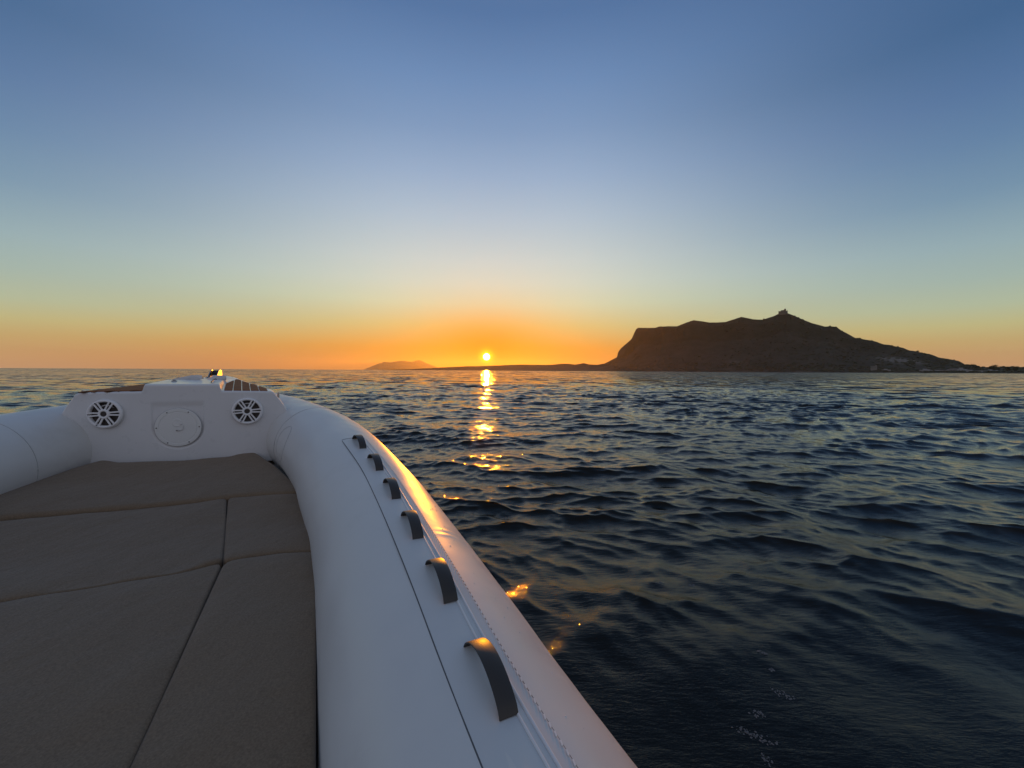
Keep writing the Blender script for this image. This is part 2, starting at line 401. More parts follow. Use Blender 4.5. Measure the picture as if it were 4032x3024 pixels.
def build_far_island():
    sk = [(1400,1457),(1430,1455),(1457,1445),(1479,1435.6),(1509,1424.8),(1533,1425.9),(1560,1421),(1587,1417.7),(1604,1421),(1620,1423.7),(1637,1418.5),(1652,1415.6),(1680,1430),(1712,1442),(1750,1454.6),(1790,1458)]
    px = np.arange(1400, 1790, 3.0); s = np.interp(px, [p[0] for p in sk], [p[1] for p in sk]) + .9*fbm(px*.08, px*0, 4, 77)
    rows = np.linspace(0, 2, 24); P = np.zeros((len(px), len(rows), 3))
    for i, p in enumerate(px):
        top = at_dist(p, s[i], 19000.0); ax = math.atan2(top.x, top.y); H = max(top.z, -5)
        for j, u in enumerate(rows):
            d = 18000+1000*u; h = H*(u**.8 if u <= 1 else (2-u)**.8)
            P[i, j] = (d*math.sin(ax), d*math.cos(ax), h)
    am = np.sin(np.clip(rows, 0, 1)*math.pi)[None, :]
    P[..., 2] *= 1+.25*am*fbm(P[..., 0]*.0012, P[..., 1]*.0012, 5, 5)
    P[:, 0, 2] = -4; P[:, -1, 2] = -4
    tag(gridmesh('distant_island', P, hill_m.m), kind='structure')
build_far_island()

def ground_z(px, dist):
    i = int(np.clip(round((px-IPX[0])/4), 0, len(IPX)-1)); d = np.hypot(ISL[i, :, 0], ISL[i, :, 1])
    return float(np.interp(dist, d, ISL[i, :, 2]))

# fortress on the summit
stone_m = Mat('fort_stone', (.16,.14,.11), .9); stone_m.color(stone_m.mix(stone_m.noise(.3, 6, .7), (.09,.08,.06), (.20,.175,.135)))
def local(o_pos, heading):                 # frame facing the camera
    return Matrix.Translation(o_pos) @ Matrix.Rotation(heading, 4, 'Z')
def build_fort():
    d = ridge_dist(3083); base = at_dist(3083, 1236, d-6); hd = -math.atan2(base.x, base.y)
    root = bpy.data.objects.new('hilltop_fort', None); link(root); root.location = base; root.rotation_euler = (0, 0, hd)
    tag(root, 'small stone fortress with a stepped keep on the very peak of the dark mountain', 'fort')
    k = d/FPX/math.cos(math.atan(1067/FPX))*.0 + d/math.hypot(FPX, 1067)   # metres per photo pixel, across
    bm = bmesh.new(); w = 28*k
    vs = add_box(bm, Matrix.Translation((0, 0, 3.5)), w, 26, 19)
    for v in bm.verts:
        if v.co.z < 0: v.co.x *= 1.06; v.co.y *= 1.06
    bm_obj('rampart', bm, stone_m.m, root)
    for sx_ in (-1, 1):
        for sy_ in (-1, 1):
            bm = bmesh.new(); add_cyl(bm, Matrix.Translation((sx_*w*.5*.93, sy_*12, 5.0 if sx_ < 0 else 5.8)), 2.6, 18.4, 12, 2.3)
            bm_obj('corner_turret', bm, stone_m.m, root)
    bm = bmesh.new(); add_box(bm, Matrix.Translation((-.5*k, 1, 15.5)), 14*k, 14, 7); kp = bm_obj('keep', bm, stone_m.m, root)
    bm = bmesh.new(); add_cyl(bm, Matrix.Translation((6.2*k, 1, 17.6)), 4.0*k, 11.5, 16, 3.2*k)
    bmesh.ops.create_uvsphere(bm, u_segments=12, v_segments=6, radius=3.1*k, matrix=Matrix.Translation((6.2*k, 1, 23.2)))
    bm_obj('round_tower', bm, stone_m.m, root)
    for q in (-10, -3, 5, 11):
        bm = bmesh.new(); add_box(bm, Matrix.Translation((q, -13.1, 7)), 1.4, .5, 2.2); bm_obj('window', bm, rubber_m.m, root)
build_fort()

# houses by the shore
white_m = Mat('lime_wall', (.42,.42,.42), .8); white_m.color(white_m.mix(white_m.noise(.4, 5, .6), (.24,.24,.25), (.36,.355,.34)))
grey_m = Mat('weathered_wall', (.2,.19,.17), .85); grey_m.color(grey_m.mix(grey_m.noise(.4, 5, .6), (.14,.13,.12), (.25,.23,.2)))
tile_m = Mat('roof_tile', (.20,.16,.14), .8)
win_m = Mat('window_dark', (.02,.02,.025), .2)
def house(px0, px1, ytop, ybot, label, mat, extra=None, cat='house', gable=False):
    pc = (px0+px1)/2; d = shore_dist(pc)+55
    b = at_dist(pc, ybot, d); k = d/math.hypot(FPX, pc-2016); hd = -math.atan2(b.x, b.y)
    w = (px1-px0)*k; h = (ybot-ytop)*k
    g = ground_z(pc, d); root = bpy.data.objects.new('house' if cat == 'house' else cat.replace(' ', '_'), None); link(root)
    root.location = (b.x, b.y, b.z); root.rotation_euler = (0, 0, hd); tag(root, label, cat, 'buildings along the far shore')
    bm = bmesh.new(); dn = max(b.z-g, 0)+4; add_box(bm, Matrix.Translation((0, 0, (h*.86-dn)/2)), w, 12, h*.86+dn); wall = bm_obj('wall', bm, mat, root)
    bm = bmesh.new()
    if gable:
        vs = [(-w/2-.6, -6.6, h*.86), (w/2+.6, -6.6, h*.86), (w/2+.6, 6.6, h*.86), (-w/2-.6, 6.6, h*.86), (-w/2-.6, 0, h*1.12), (w/2+.6, 0, h*1.12)]
        mesh('roof', vs, [(0,1,5,4), (2,3,4,5), (0,4,3), (1,2,5), (0,3,2,1)], tile_m.m, root, smooth=False); bm.free()
    else:
        add_box(bm, Matrix.Translation((0, 0, h*.86+.25)), w+.8, 12.8, .5); bm_obj('roof', bm, mat, root)
        if extra: 
            for (fx, fw, fh) in extra:
                bm = bmesh.new(); add_box(bm, Matrix.Translation((fx*w, 1.0, h*.86+.5+fh/2)), fw*w, 9, fh); bm_obj('upper_storey', bm, mat, root)
    n = max(2, int(w/7)); wm = None
    for q in range(n):
        if wm is None:
            bm = bmesh.new(); add_box(bm, Matrix.Identity(4), 1.3, .3, 1.6); wo_ = bm_obj('window', bm, win_m.m, root); wm = wo_.data
        else: wo_ = link(bpy.data.objects.new('window', wm), root)
        wo_.location = ((q+.5)/n*w-w/2, -6.1, h*.45)
    return root
house(3431, 3450, 1440, 1452, 'small grey stone house alone above the shore left of the white houses', grey_m.m, [(.3, .3, 3)])
house(3478, 3503, 1455, 1464, 'small bright white block house standing alone at the waterline', white_m.m, [(-.1, .4, 3)])
house(3629, 3664, 1456, 1464, 'white house with a raised centre between the lone block and the long sheds', white_m.m, [(-.1, .35, 4), (.2, .2, 2)])
house(3692, 3742, 1456, 1464, 'long low pale shed at the left end of the shore complex', white_m.m, [(.3, .3, 2)], 'shed')
house(3744, 3772, 1453, 1465, 'brownish gabled building in the middle of the shore complex', grey_m.m, None, 'building', True)
house(3774, 3800, 1452, 1464, 'pale tall building right of the brownish gabled one', white_m.m, [(-.1, .4, 4)], 'building')
house(3802, 3884, 1458, 1466, 'very long low white warehouse running along the shore', white_m.m, [(.42, .14, 3), (-.2, .2, 2)], 'warehouse')
house(3911, 3957, 1460, 1466, 'low white house between two dark clumps of trees', white_m.m, [(-.2, .3, 2)])
house(3973, 3990, 1460, 1466, 'tiny pale hut right of the tree clumps', white_m.m, None, 'hut')
house(4003, 4026, 1460, 1465, 'narrow white bungalow at the right edge of the shore', white_m.m, None, 'bungalow')

# scrub and trees on the far shore
scrub_m = Mat('scrub_leaves', (.03,.038,.02), .9); scrub_m.color(scrub_m.mix(scrub_m.noise(.3, 3), (.018,.025,.012), (.05,.055,.03)))
def build_scrub():
    bm = bmesh.new(); V = []; F = []
    ico = bmesh.new(); bmesh.ops.create_icosphere(ico, subdivisions=1, radius=1); iv = np.array([v.co[:] for v in ico.verts]); fi = [tuple(v.index for v in f.verts) for f in ico.faces]; ico.free()
    def blob(p, r, hh):
        s = iv*(1+.35*rng.uniform(-1, 1, (len(iv), 1)))*np.array([r, r, hh]); n = len(V)
        V.extend((s+np.array(p)).tolist()); F.extend([tuple(a+n for a in f) for f in fi])
    for _ in range(2600):
        i = rng.integers(230, len(IPX)-250); u = rng.choice([rng.uniform(.02, .25), rng.uniform(.3, 1.0)], p=[.55, .45]); p_ = IPX[i]
        if p_ < 2900 and rng.random() < .5: continue
        d = shore_dist(p_)+(ridge_dist(p_)-shore_dist(p_))*u
        j = int(np.argmin(np.abs(IROWS-u))); q = ISL[i, j]
        r = rng.uniform(3, 7); blob((q[0], q[1], q[2]+1), r, r*rng.uniform(.4, .7))
    bm.free()
    o = mesh('scrub', V, F, scrub_m.m, smooth=False); tag(o, 'dark low scrub scattered over the mountain slope and shore', 'scrub', kind='stuff')
build_scrub()
def tree_clump(px0, px1, ytop, label):
    pc = (px0+px1)/2; d = shore_dist(pc)+75; k = d/math.hypot(FPX, pc-2016); b = at_dist(pc, 1466, d); g = ground_z(pc, d)
    root = bpy.data.objects.new('tree', None); link(root); root.location = (b.x, b.y, g); root.rotation_euler = (0, 0, -math.atan2(b.x, b.y)); tag(root, label, 'tree', 'dark trees among the shore buildings')
    w = (px1-px0)*k/2; top = at_dist(pc, ytop, d).z-g
    V = []; F = []
    for _ in range(420):
        a = rng.uniform(0, 6.283); rr = math.sqrt(rng.uniform(0, 1)); zz = rng.uniform(.25, 1)
        env = math.sqrt(max(0, 1-((zz-.45)/.56)**2)); c = np.array([rr*w*env*math.cos(a), rr*w*.7*env*math.sin(a), zz*top])
        s = rng.uniform(.6, 1.5); q = rng.normal(0, s, (3, 3)); n = len(V); V.extend((c+q).tolist()); F.append((n, n+1, n+2))
    mesh('crown', V, F, scrub_m.m, root, smooth=False)
    bm = bmesh.new(); add_cyl(bm, Matrix.Translation((0, 0, top*.25)), .6, top*.6, 8, .3); bm_obj('trunk', bm, teak_m.m, root)
tree_clump(3804, 3845, 1435, 'dark bushy tree on the skyline above the long warehouse')
tree_clump(3890, 3916, 1443, 'dark rounded tree directly left of the low white house')
tree_clump(3903, 3932, 1438, 'tallest rounded dark tree rising behind the low white house')
tree_clump(3957, 3974, 1445, 'dark tree filling the gap between the white house and the hut')
tree_clump(3990, 4004, 1446, 'small dark tree left of the narrow bungalow')

# ------------------------------------------------------------------ boat
boat = bpy.data.objects.new('inflatable_boat', None); link(boat)
tag(boat, 'white rigid inflatable boat seen from aboard, bow ahead, with brown cushions and black handles', 'boat')
C0 = Vector((-2.477, 2.85, 0)); TH = rad(26)
RV = Vector((math.cos(TH), math.sin(TH), 0)); AV = Vector((-math.sin(TH), math.cos(TH), 0))
def B(r, a, drop): return C0 + RV*r + AV*a + Vector((0, 0, CAMH-drop))
def to_ra(x, y):
    v = Vector((x, y, 0))-Vector((C0.x, C0.y, 0)); return v.dot(RV), v.dot(AV)
def aface(r): return -.10*r + .12*r*r

# starboard tube: crown line through the handle positions
HAND = [(1416,1746,.437),(1482,1828,.490),(1546,1932,.533),(1626,2074,.566),(1741,2291,.592),(1936,2680,.62)]
hp = [at_drop(*h) for h in HAND]; PH0 = 2.2
back_dir = (hp[5]-hp[4]); back_dir.z = -.01; back_dir.normalize()
hc_ = []
for i in range(6):
    t_ = (hp[max(i-1, 0)]-hp[min(i+1, 5)]); t_.z = 0; t_.normalize(); hc_.append(hp[i] + Vector((-t_.y, t_.x, 0))*.016)
hp = hc_
crown = [hp[5]+back_dir*3.6, hp[5]+back_dir*1.8, hp[5]+back_dir*.7] + hp[::-1]
crown[0].z = crown[1].z = crown[2].z = hp[5].z-.005
crown += [Vector((-1.18, 2.64, CAMH-.378)), Vector((-1.47, 2.98, CAMH-.322)), Vector((-1.84, 3.36, CAMH-.285)), Vector((-2.26, 3.76, CAMH-.255)), Vector((-2.66, 4.12, CAMH-.24)), Vector((-2.98, 4.42, CAMH-.24))]
def catmull(P, step=.02):
    out = []
    P = [P[0]*2-P[1]] + P + [P[-1]*2-P[-2]]
    for i in range(1, len(P)-2):
        a, b, c, d = P[i-1:i+3]; n = max(2, int((c-b).length/step))
        t01, t12, t23 = [max((q-p).length, 1e-4)**.5 for p, q in ((a, b), (b, c), (c, d))]
        m1 = (c-b + (((b-a)/t01-(c-a)/(t01+t12))*t12)); m2 = (c-b + (((d-c)/t23-(d-b)/(t12+t23))*t12))
        for k in range(n):
            t = k/n; out.append(b*(2*t**3-3*t*t+1)+m1*(t**3-2*t*t+t)+c*(-2*t**3+3*t*t)+m2*(t**3-t*t))
    out.append(P[-2]); return out
CP = catmull(crown)
for _ in range(30): CP = [CP[0]]+[(CP[i-1]+CP[i]*2+CP[i+1])/4 for i in range(1, len(CP)-1)]+[CP[-1]]
SL = [0.0]
for i in range(1, len(CP)): SL.append(SL[-1]+(CP[i]-CP[i-1]).length)
CPa = np.array([p[:] for p in CP]); SLa = np.array(SL)
def s_of(p):
    return float(SLa[int(np.argmin(np.hypot(CPa[:, 0]-p.x, CPa[:, 1]-p.y)))])
def mirror(p):
    r, a = to_ra(p.x, p.y); q = C0 - RV*r + AV*a; return Vector((q.x, q.y, p.z))
RT0 = .298
def tube_r(s): return float(np.interp(s, [0, SLa[-1]-1.5, SLa[-1]], [RT0, RT0, .20]))
def tp(s, phi, off=0.0, side=1):                          # phi degrees outboard from the crown
    c = Vector([float(np.interp(s, SLa, CPa[:, k])) for k in range(3)])
    e = .03; t = Vector([float(np.interp(min(s+e, SLa[-1]), SLa, CPa[:, k])-np.interp(max(s-e, 0), SLa, CPa[:, k])) for k in range(3)]).normalized()
    u = t.cross(Vector((0, 0, 1))).normalized(); v = u.cross(t)      # u outboard (starboard side), v up
    R_ = tube_r(s); p = rad(phi)
    q = c - v*R_ + (u*math.sin(p)+v*math.cos(p))*(R_+off)
    return q if side > 0 else mirror(q)
def build_tube(side):
    ss = np.arange(0, SLa[-1], .012); ph = np.arange(-180, 180, 4.0)
    sc4 = s_of(hp[3]) - .05
    def crease(s, p):
        e = .0035*math.exp(-((s-sc4-.0006*(p-30))/.010)**2)+.003*math.exp(-((s-sc4-.035-.0009*(p-30))/.009)**2)-.002*math.exp(-((s-sc4-.017)/.008)**2)
        m_ = max(0, 1-((p-36)/22)**2) if side > 0 else 0
        return e*m_
    nz = fbm(ss[:, None]*2.2+0*ph[None, :], ph[None, :]*.03+0*ss[:, None], 4, 61+side)
    P = np.array([[tp(s, p, crease(s, p)+.0022*nz[i, j], side)[:] for j, p in enumerate(ph)] for i, s in enumerate(ss)])
    if side > 0: P = P[:, ::-1]
    # soft creases where the fabric is pulled
    o = gridmesh('tube', P, tube_m.m, boat, closev=True)
    o['label'] = 'right hand white air tube with orange sunset sheen' if side > 0 else 'left hand white air tube in bluish shade'
    for s_end in (0, -1):
        ring = P[s_end]; c = ring.mean(axis=0)
        mesh('end_cap', list(ring)+[c], [(i, (i+1) % len(ring), len(ring)) for i in range(len(ring))], tube_m.m, boat)
    return o
for side in (1, -1):
    t_o = build_tube(side)
    S0 = s_of(at_drop(1330, 1716, .40)) ; S0 = max(S0, s_of(hp[0])+.10)
    ss = np.arange(.3, S0, .03)
    # reinforcement strip that carries the handles
    prof = [(-11.8, .0002), (-11.6, .0016), (-7, .0018), (0, .0020), (7, .0018), (14.5, .0016), (14.7, .0002)]
    P = np.array([[tp(s, p, of, side)[:] for p, of in prof] for s in ss])
    gridmesh('handle_strip', P if side < 0 else P[:, ::-1], patch_m.m, t_o, auto=40)
    bead('seam', [tp(s, -11.9, .0006, side) for s in ss], .0016, dark_seam.m, t_o)
    bead('seam', [tp(s, 14.9, .0002, side) for s in ss], .0009, dark_seam.m, t_o)
    bead('welt', [tp(s, 6.0+.5*math.sin(s*3), .0022, side) for s in ss], .0028, welt_m.m, t_o)
    bead('welt', [tp(s, 9.0, .0022, side) for s in ss], .0034, welt_m.m, t_o)
    bead('seam', [tp(S0, p, .0012, side) for p in np.arange(-11.6, 14.8, 1.5)], .0012, dark_seam.m, t_o)
    # stitches
    bm = bmesh.new()
    for s in np.arange(.3, S0-.02, .018):
        a, b = tp(s, 14.0, .0030, side), tp(s+.010, 14.5, .0030, side); d_ = (b-a); m4 = Matrix.Translation((a+b)/2) @ d_.to_track_quat('X', 'Z').to_matrix().to_4x4()
        add_box(bm, m4, d_.length, .0030, .0022)
    st = bm_obj('stitching', bm, thread_m.m, t_o); st['kind'] = 'stuff'
    # fabric joints round the tube near the bow
    sj = s_of(Vector((-1.58, 3.09, 0)))
    for s_, w_ in ((sj, .0018),):
        bead('seam', [tp(s_, p, .0005, side) for p in np.arange(-120, 121, 5)], w_*.7, joint_m.m, t_o, closed=False)
    if side < 0: continue
    pc_ = [tp(sj-.16+.11*math.cos(q)-.02, -74+26*math.sin(q), .0012, side) for q in np.linspace(0, 2*math.pi, 40, endpoint=False)]
    bead('patch_edge', pc_, .0009, joint_m.m, t_o, closed=True)

def droplets():
    bm = bmesh.new()
    for _ in range(150):
        s_ = rng.uniform(2.9, S0+.2); p_ = rng.uniform(19, 62); r_ = rng.uniform(.0009, .0024)
        c = tp(s_, p_, 0); n_ = (tp(s_, p_, .02)-c).normalized()
        bmesh.ops.create_uvsphere(bm, u_segments=7, v_segments=5, radius=r_, matrix=Matrix.Translation(c) @ n_.to_track_quat('Z', 'Y').to_matrix().to_4x4() @ Matrix.Diagonal((1, 1, .5, 1)))
    o = bm_obj('water_drops', bm, Mat('water_drop', (.75,.75,.75), .05, IOR=1.33).m, boat, smooth=True); o['kind'] = 'stuff'
droplets()

# handles: arched rubber straps along the crown
def strap_mesh():
    n = 26; L = .19; V = []; w = .0190; th_ = .0017
    for i in range(n+1):
        t = i/n; y = (t-.5)*L; z = .043*(math.sin(math.pi*t)**.62) if 0 < t < 1 else 0.0
        y += .010*math.sin(math.pi*t)
        V.append((y, z))
    P = np.zeros((n+1, 8, 3))
    for i, (y, z) in enumerate(V):
        a = V[max(i-1, 0)]; b = V[min(i+1, n)]; ty, tz = b[0]-a[0], b[1]-a[1]; l = math.hypot(ty, tz); ny, nz = -tz/l, ty/l
        for k, (xx, tt) in enumerate([(-w, -.5), (-w, .5), (-w*.9, 1), (w*.9, 1), (w, .5), (w, -.5), (w*.9, -1), (-w*.9, -1)]):
            P[i, k] = (xx, y+ny*tt*th_, z+nz*tt*th_)
    return P
def build_handles():
    proto = None; SP = strap_mesh()
    for side in (1, -1):
        for i, h in enumerate(hp):
            s = s_of(h); p0, p1 = tp(s-.07, PH0, .001, side), tp(s+.07, PH0, .001, side); mid = (p0+p1)/2
            up = (tp(s, PH0, .03, side)-tp(s, PH0, 0, side)).normalized(); yv = (p1-p0).normalized(); xv = yv.cross(up).normalized(); up = xv.cross(yv)
            if proto is None:
                o = gridmesh('handle', SP, strap_m.m, boat, closev=True, auto=50); proto = o
            else: o = link(bpy.data.objects.new('handle', proto.data), boat)
            o.matrix_world = Matrix(((xv.x, yv.x, up.x, mid.x), (xv.y, yv.y, up.y, mid.y), (xv.z, yv.z, up.z, mid.z+.0015), (0, 0, 0, 1)))
            if side > 0 and i == 5: o['label'] = 'nearest strap handle with golden sun glint on its arch'
build_handles()

# ---------------------------------------------------------------- bow moulding (face + foredeck as one fibreglass piece)
def deck_drop(a): return .165 - .064*np.clip(a, 0, 1.5)/1.0
def edge_w(a):   # deck half width
    return np.interp(a, [-.1, 0, .15, .40, .70, 1.0, 1.25, 1.45], [.615, .61, .585, .475, .345, .235, .15, .05])
boxpx = dict(fl=(565, 1513.5), fr=(864, 1514.5), ml=(662, 1493), mr=(882, 1493), bl=(747, 1474.6), br=(888, 1475))
def boxtop(x, y):
    a = to_ra(x, y)[1]; return float(np.interp(a, [0, .6, 1.2, 2], [.114, .092, .056, .03]))
BX = {k: at_drop(*v, boxtop) for k, v in boxpx.items()}
bra = {k: to_ra(v.x, v.y) for k, v in BX.items()}
print('BOX', {k: (round(v[0], 2), round(v[1], 2)) for k, v in bra.items()})
def box_edges(a):
    aL = [min(bra['fl'][1], -.1), bra['ml'][1], bra['bl'][1]]; aR = [min(bra['fr'][1], -.1), bra['mr'][1], bra['br'][1]]
    l = np.interp(a, aL, [bra['fl'][0], bra['ml'][0], bra['bl'][0]]); r = np.interp(a, aR, [bra['fr'][0], bra['mr'][0], bra['br'][0]])
    return l, r
ABOX = .5*(bra['bl'][1]+bra['br'][1])
def sstep(x): x = np.clip(x, 0, 1); return x*x*(3-2*x)
def H(r, a):       # drop of the moulding's top skin
    d = deck_drop(a) + .012*(r/.6)**2
    l, rr = box_edges(a)
    inb = sstep((r-l)/.022+.5)*sstep((rr-r)/.022+.5)
    top = np.interp(a, [0, .6, 1.2, 2], [.114, .092, .080, .075])
    top = top + .010*sstep((a-bra['ml'][1])/.01)          # lids sit on a slightly lower shelf
    d = d*(1-inb) + np.minimum(top, d)*inb
    out = np.abs(r)-edge_w(a)
    d = d + .018*sstep((out+.03)/.05) + np.clip(out, 0, None)*1.25 + np.clip(out, 0, None)**2*3
    return d
def build_moulding():
    us = np.concatenate([np.linspace(-1, -.86, 10)[:-1], np.linspace(-.86, .86, 300), np.linspace(.86, 1, 10)[1:]])
    rowsP = []
    rE = .014
    wall = np.linspace(0, 1, 70)
    ts = np.concatenate([np.linspace(.012, .1, 10), np.linspace(.1, 1.46, 120)[1:]])
    def span(a): return edge_w(a)+.16
    cols = []
    for u in us:
        r = u*span(0.0); af = float(aface(r)); Ht = float(H(r, max(af, 0)+.0))
        bot = .74; top = Ht+rE; col_ = []
        for wv in wall:
            z = bot+(top-bot)*wv
            rec = recess(r, z); col_.append(B(r, af+rec+.03*(z-top)*-.6*-1, z)[:])
        for q in np.linspace(0, 1, 6)[1:]:
            an_ = q*math.pi/2; col_.append(B(r, af+rE*(1-math.cos(an_)), Ht+rE*(1-math.sin(an_)))[:])
        for t in ts[1:]:
            a = af*(1-t/1.46)+t; rr = u*span(a) ; col_.append(B(rr, a, float(H(rr, a)))[:])
        cols.append(col_)
    P = np.array(cols)
    return gridmesh('bow_moulding', P, gel_m.m, boat)
HC = (0.025, .405)    # hatch centre (r, drop)
def recess(r, z):     # U-shaped shallow recess in the face
    dx = abs(r-HC[0]); d = (math.hypot(dx, z-HC[1]) if z > HC[1] else dx) - .155
    return .007*float(sstep(-d/.008+.5))*float(sstep((z-.235)/.05))
# put the hatch where the photo has it
def face_at(px, py):
    best = None
    for r in np.linspace(-.8, .8, 801):
        p = B(r, aface(r), 0); d = ray(px, py); rx = d.x/d.y
        e = abs(p.x/p.y-rx)
        if best is None or e < best[0]: best = (e, r, -d.z*(p.y/d.y))
    return best[1], best[2]
HC = face_at(702, 1683)
SPK = [face_at(418, 1629), face_at(975, 1618)]
print('HATCH', HC, 'SPK', SPK, 'face ends', face_at(310, 1600), face_at(1110, 1590))
mould = build_moulding()
def face_frame(r, drop, off=0.0):
    p = B(r, aface(r), drop); q = B(r+.01, aface(r+.01), drop); xv = (q-p).normalized(); nv = Vector((xv.y, -xv.x, 0)); up = Vector((0, 0, 1))
    p = p + nv*off
    return Matrix(((xv.x, nv.x, up.x, p.x), (xv.y, nv.y, up.y, p.y), (xv.z, nv.z, up.z, p.z), (0, 0, 0, 1)))      # x right, y towards cockpit, z up

def lathe(prof, n=48, axis='y'):
    P = np.zeros((len(prof), n, 3))
    for i, (r_, h_) in enumerate(prof):
        for k in range(n):
            a = 2*math.pi*k/n; P[i, k] = (r_*math.cos(a), h_, r_*math.sin(a))
    return P
def build_speaker(r, drop, label):
    F_ = face_frame(r, drop)
    root = gridmesh('speaker', lathe([(.098, -.004), (.103, .004), (.104, .014), (.100, .022), (.092, .026), (.086, .022), (.083, .010), (.083, -.003)]), grille_m.m, boat, closev=True)
    root['label'] = label; root.matrix_world = F_
    root2 = gridmesh('cone', lathe([(.084, .002), (.060, -.002), (.040, .0), (.034, .004), (.001, .008)]), cone_m.m, root, closev=True)
    root2.matrix_parent_inverse = Matrix.Identity(4)
    for k in range(6):
        a = k*math.pi/3 + rad(2)
        for sgn in (-1, 1):
            bm = bmesh.new(); m4 = Matrix.Rotation(-a, 4, 'Y') @ Matrix.Translation((.057, .0215, sgn*.0098))
            add_box(bm, m4 @ Matrix.Rotation(-sgn*rad(3), 4, 'Y'), .066, .006, .0105)
            s_o = bm_obj('spoke', bm, grille_m.m, root, bevel=.0012)
        bm = bmesh.new(); add_cyl(bm, Matrix.Rotation(-a, 4, 'Y') @ Matrix.Translation((.0885, .0255, 0)) @ Matrix.Rotation(rad(90), 4, 'X'), .0036, .004, 10)
        bm_obj('screw', bm, rubber_m.m, root)
    gridmesh('hub_ring', lathe([(.034, .016), (.034, .025), (.031, .028), (.019, .028), (.0185, .02)], 32), grille_m.m, root, closev=True)
    bm = bmesh.new(); add_cyl(bm, Matrix.Translation((0, .0225, 0)) @ Matrix.Rotation(rad(90), 4, 'X'), .0195, .004, 24); bm_obj('hub', bm, cone_m.m, root)
    # joined backing behind spokes' roots
    return root
build_speaker(*SPK[0], 'round white grille speaker left of the hatch'); build_speaker(*SPK[1], 'round white grille speaker right of the hatch')

def build_hatch():
    F_ = face_frame(HC[0], HC[1], -.004)
    root = gridmesh('access_hatch', lathe([(.142, -.006), (.142, .002), (.139, .005), (.120, .0055), (.118, .004), (.115, .0035), (.113, .0055), (.001, .0065)], 72), hatch_m.m, boat, closev=True, auto=35)
    root.matrix_world = F_
    for k in range(6):
        a = math.pi/3*k; bm = bmesh.new()
        add_cyl(bm, Matrix.Translation((.129*math.cos(a), .0055, .129*math.sin(a))) @ Matrix.Rotation(rad(90), 4, 'X'), .0042, .003, 12); bm_obj('screw', bm, rubber_m.m, root)
    bead('gasket', [(.1435*math.cos(q), -.001, .1435*math.sin(q)) for q in np.linspace(0, 2*math.pi, 72, endpoint=False)], .0022, joint_m.m, root, closed=True)
    # thumb latch: round knob plate and a drop ring
    gridmesh('latch_plate', lathe([(.030, .005), (.030, .0072), (.027, .0080), (.024, .0074), (.001, .0076)], 32), hatch_m.m, root, closev=True).location = (-.005, 0, .035)
    bead('latch_ring', [(.026*math.cos(q)+.008, .013, .026*math.sin(q)+.004) for q in np.linspace(-1.9, 1.4, 24)], .0022, gel_m.m, root)
    bm = bmesh.new(); add_box(bm, Matrix.Translation((.0, .010, -.022)), .022, .008, .006); bm_obj('latch_tongue', bm, rubber_m.m, root, bevel=.0015)
build_hatch()

# teak panels with planks
def plank_obj(quad, parent, th_=.006):
    n = len(quad); up = [Vector(q)+Vector((0, 0, th_)) for q in quad]
    vs = [tuple(v) for v in quad]+[tuple(v) for v in up]
    return mesh('plank', vs, [tuple(range(n-1, -1, -1)), tuple(range(n, 2*n))]+[(i, (i+1) % n, n+(i+1) % n, n+i) for i in range(n)], teak_m.m, parent, smooth=False)
def dk(r, a): return B(r, a, float(deck_drop(a)+.012*(r/.6)**2)-.0005)
for side in (1, -1):
    root = bpy.data.objects.new('teak_panel', None); link(root, boat)
    root['label'] = 'right foredeck teak panel with pale caulking' if side > 0 else 'left foredeck teak panel, dark and matt'
    # plank borders run forward, fanned slightly; r positions at the face and at the far end
    aF, aN = (1.05, .012)
    gap = .006 if side > 0 else .002
    n = 5
    def inner(a): l, r_ = box_edges(a); return (float(r_)+.018) if side > 0 else (-float(l)+.018)
    def outer(a): return float(edge_w(a))-.045
    i0 = inner(0); W_ = (outer(0)-i0)/n
    for k in range(n):
        r0, r1 = i0+k*W_+gap/2, i0+(k+1)*W_-gap/2
        pts = []
        lo, hi = [], []
        for a in np.linspace(0, 1.15, 24):
            off = -.16*a          # planks follow the box side
            a0 = max(a, aface(side*(r0+off))+.022)
            q0, q1 = max(r0+off, inner(a)), min(r1+off, outer(a))
            if q1-q0 < .004: break
            lo.append((q0, a)); hi.append((q1, a))
        if len(lo) < 2: continue
        for L_ in (lo, hi):
            q, a = L_[0]; L_[0] = (q, float(aface(side*q))+.024)
        pts = [dk(side*q, a) for q, a in lo] + [dk(side*q, a) for q, a in reversed(hi)]
        if side < 0: pts = pts[::-1]
        plank_obj(pts[::-1], root)

# locker lids on the bow box
def lid(pxs, name, label, hgt):
    pts = [at_drop(px, py, boxtop) for px, py in pxs]
    top = pts; bm = bmesh.new(); vs = [bm.verts.new(p) for p in top]; vb = [bm.verts.new(p-Vector((0, 0, hgt))) for p in top]; n = len(vs)
    bm.faces.new(vs); bm.faces.new(vb[::-1])
    for i in range(n): bm.faces.new((vs[i], vb[i], vb[(i+1) % n], vs[(i+1) % n]))
    bmesh.ops.recalc_face_normals(bm, faces=bm.faces)
    o = bm_obj(name, bm, gel_m.m, boat, smooth=True, bevel=.008, auto=40); o['label'] = label; return o
lid([(668,1492.2),(741,1492.2),(799,1473.8),(749,1474.6)], 'locker_lid', 'left locker lid beside the anchor gap', .045)
lid([(806,1492),(884,1492.5),(893,1475.2),(838,1475)], 'locker_lid', 'right locker lid beside the anchor gap', .045)
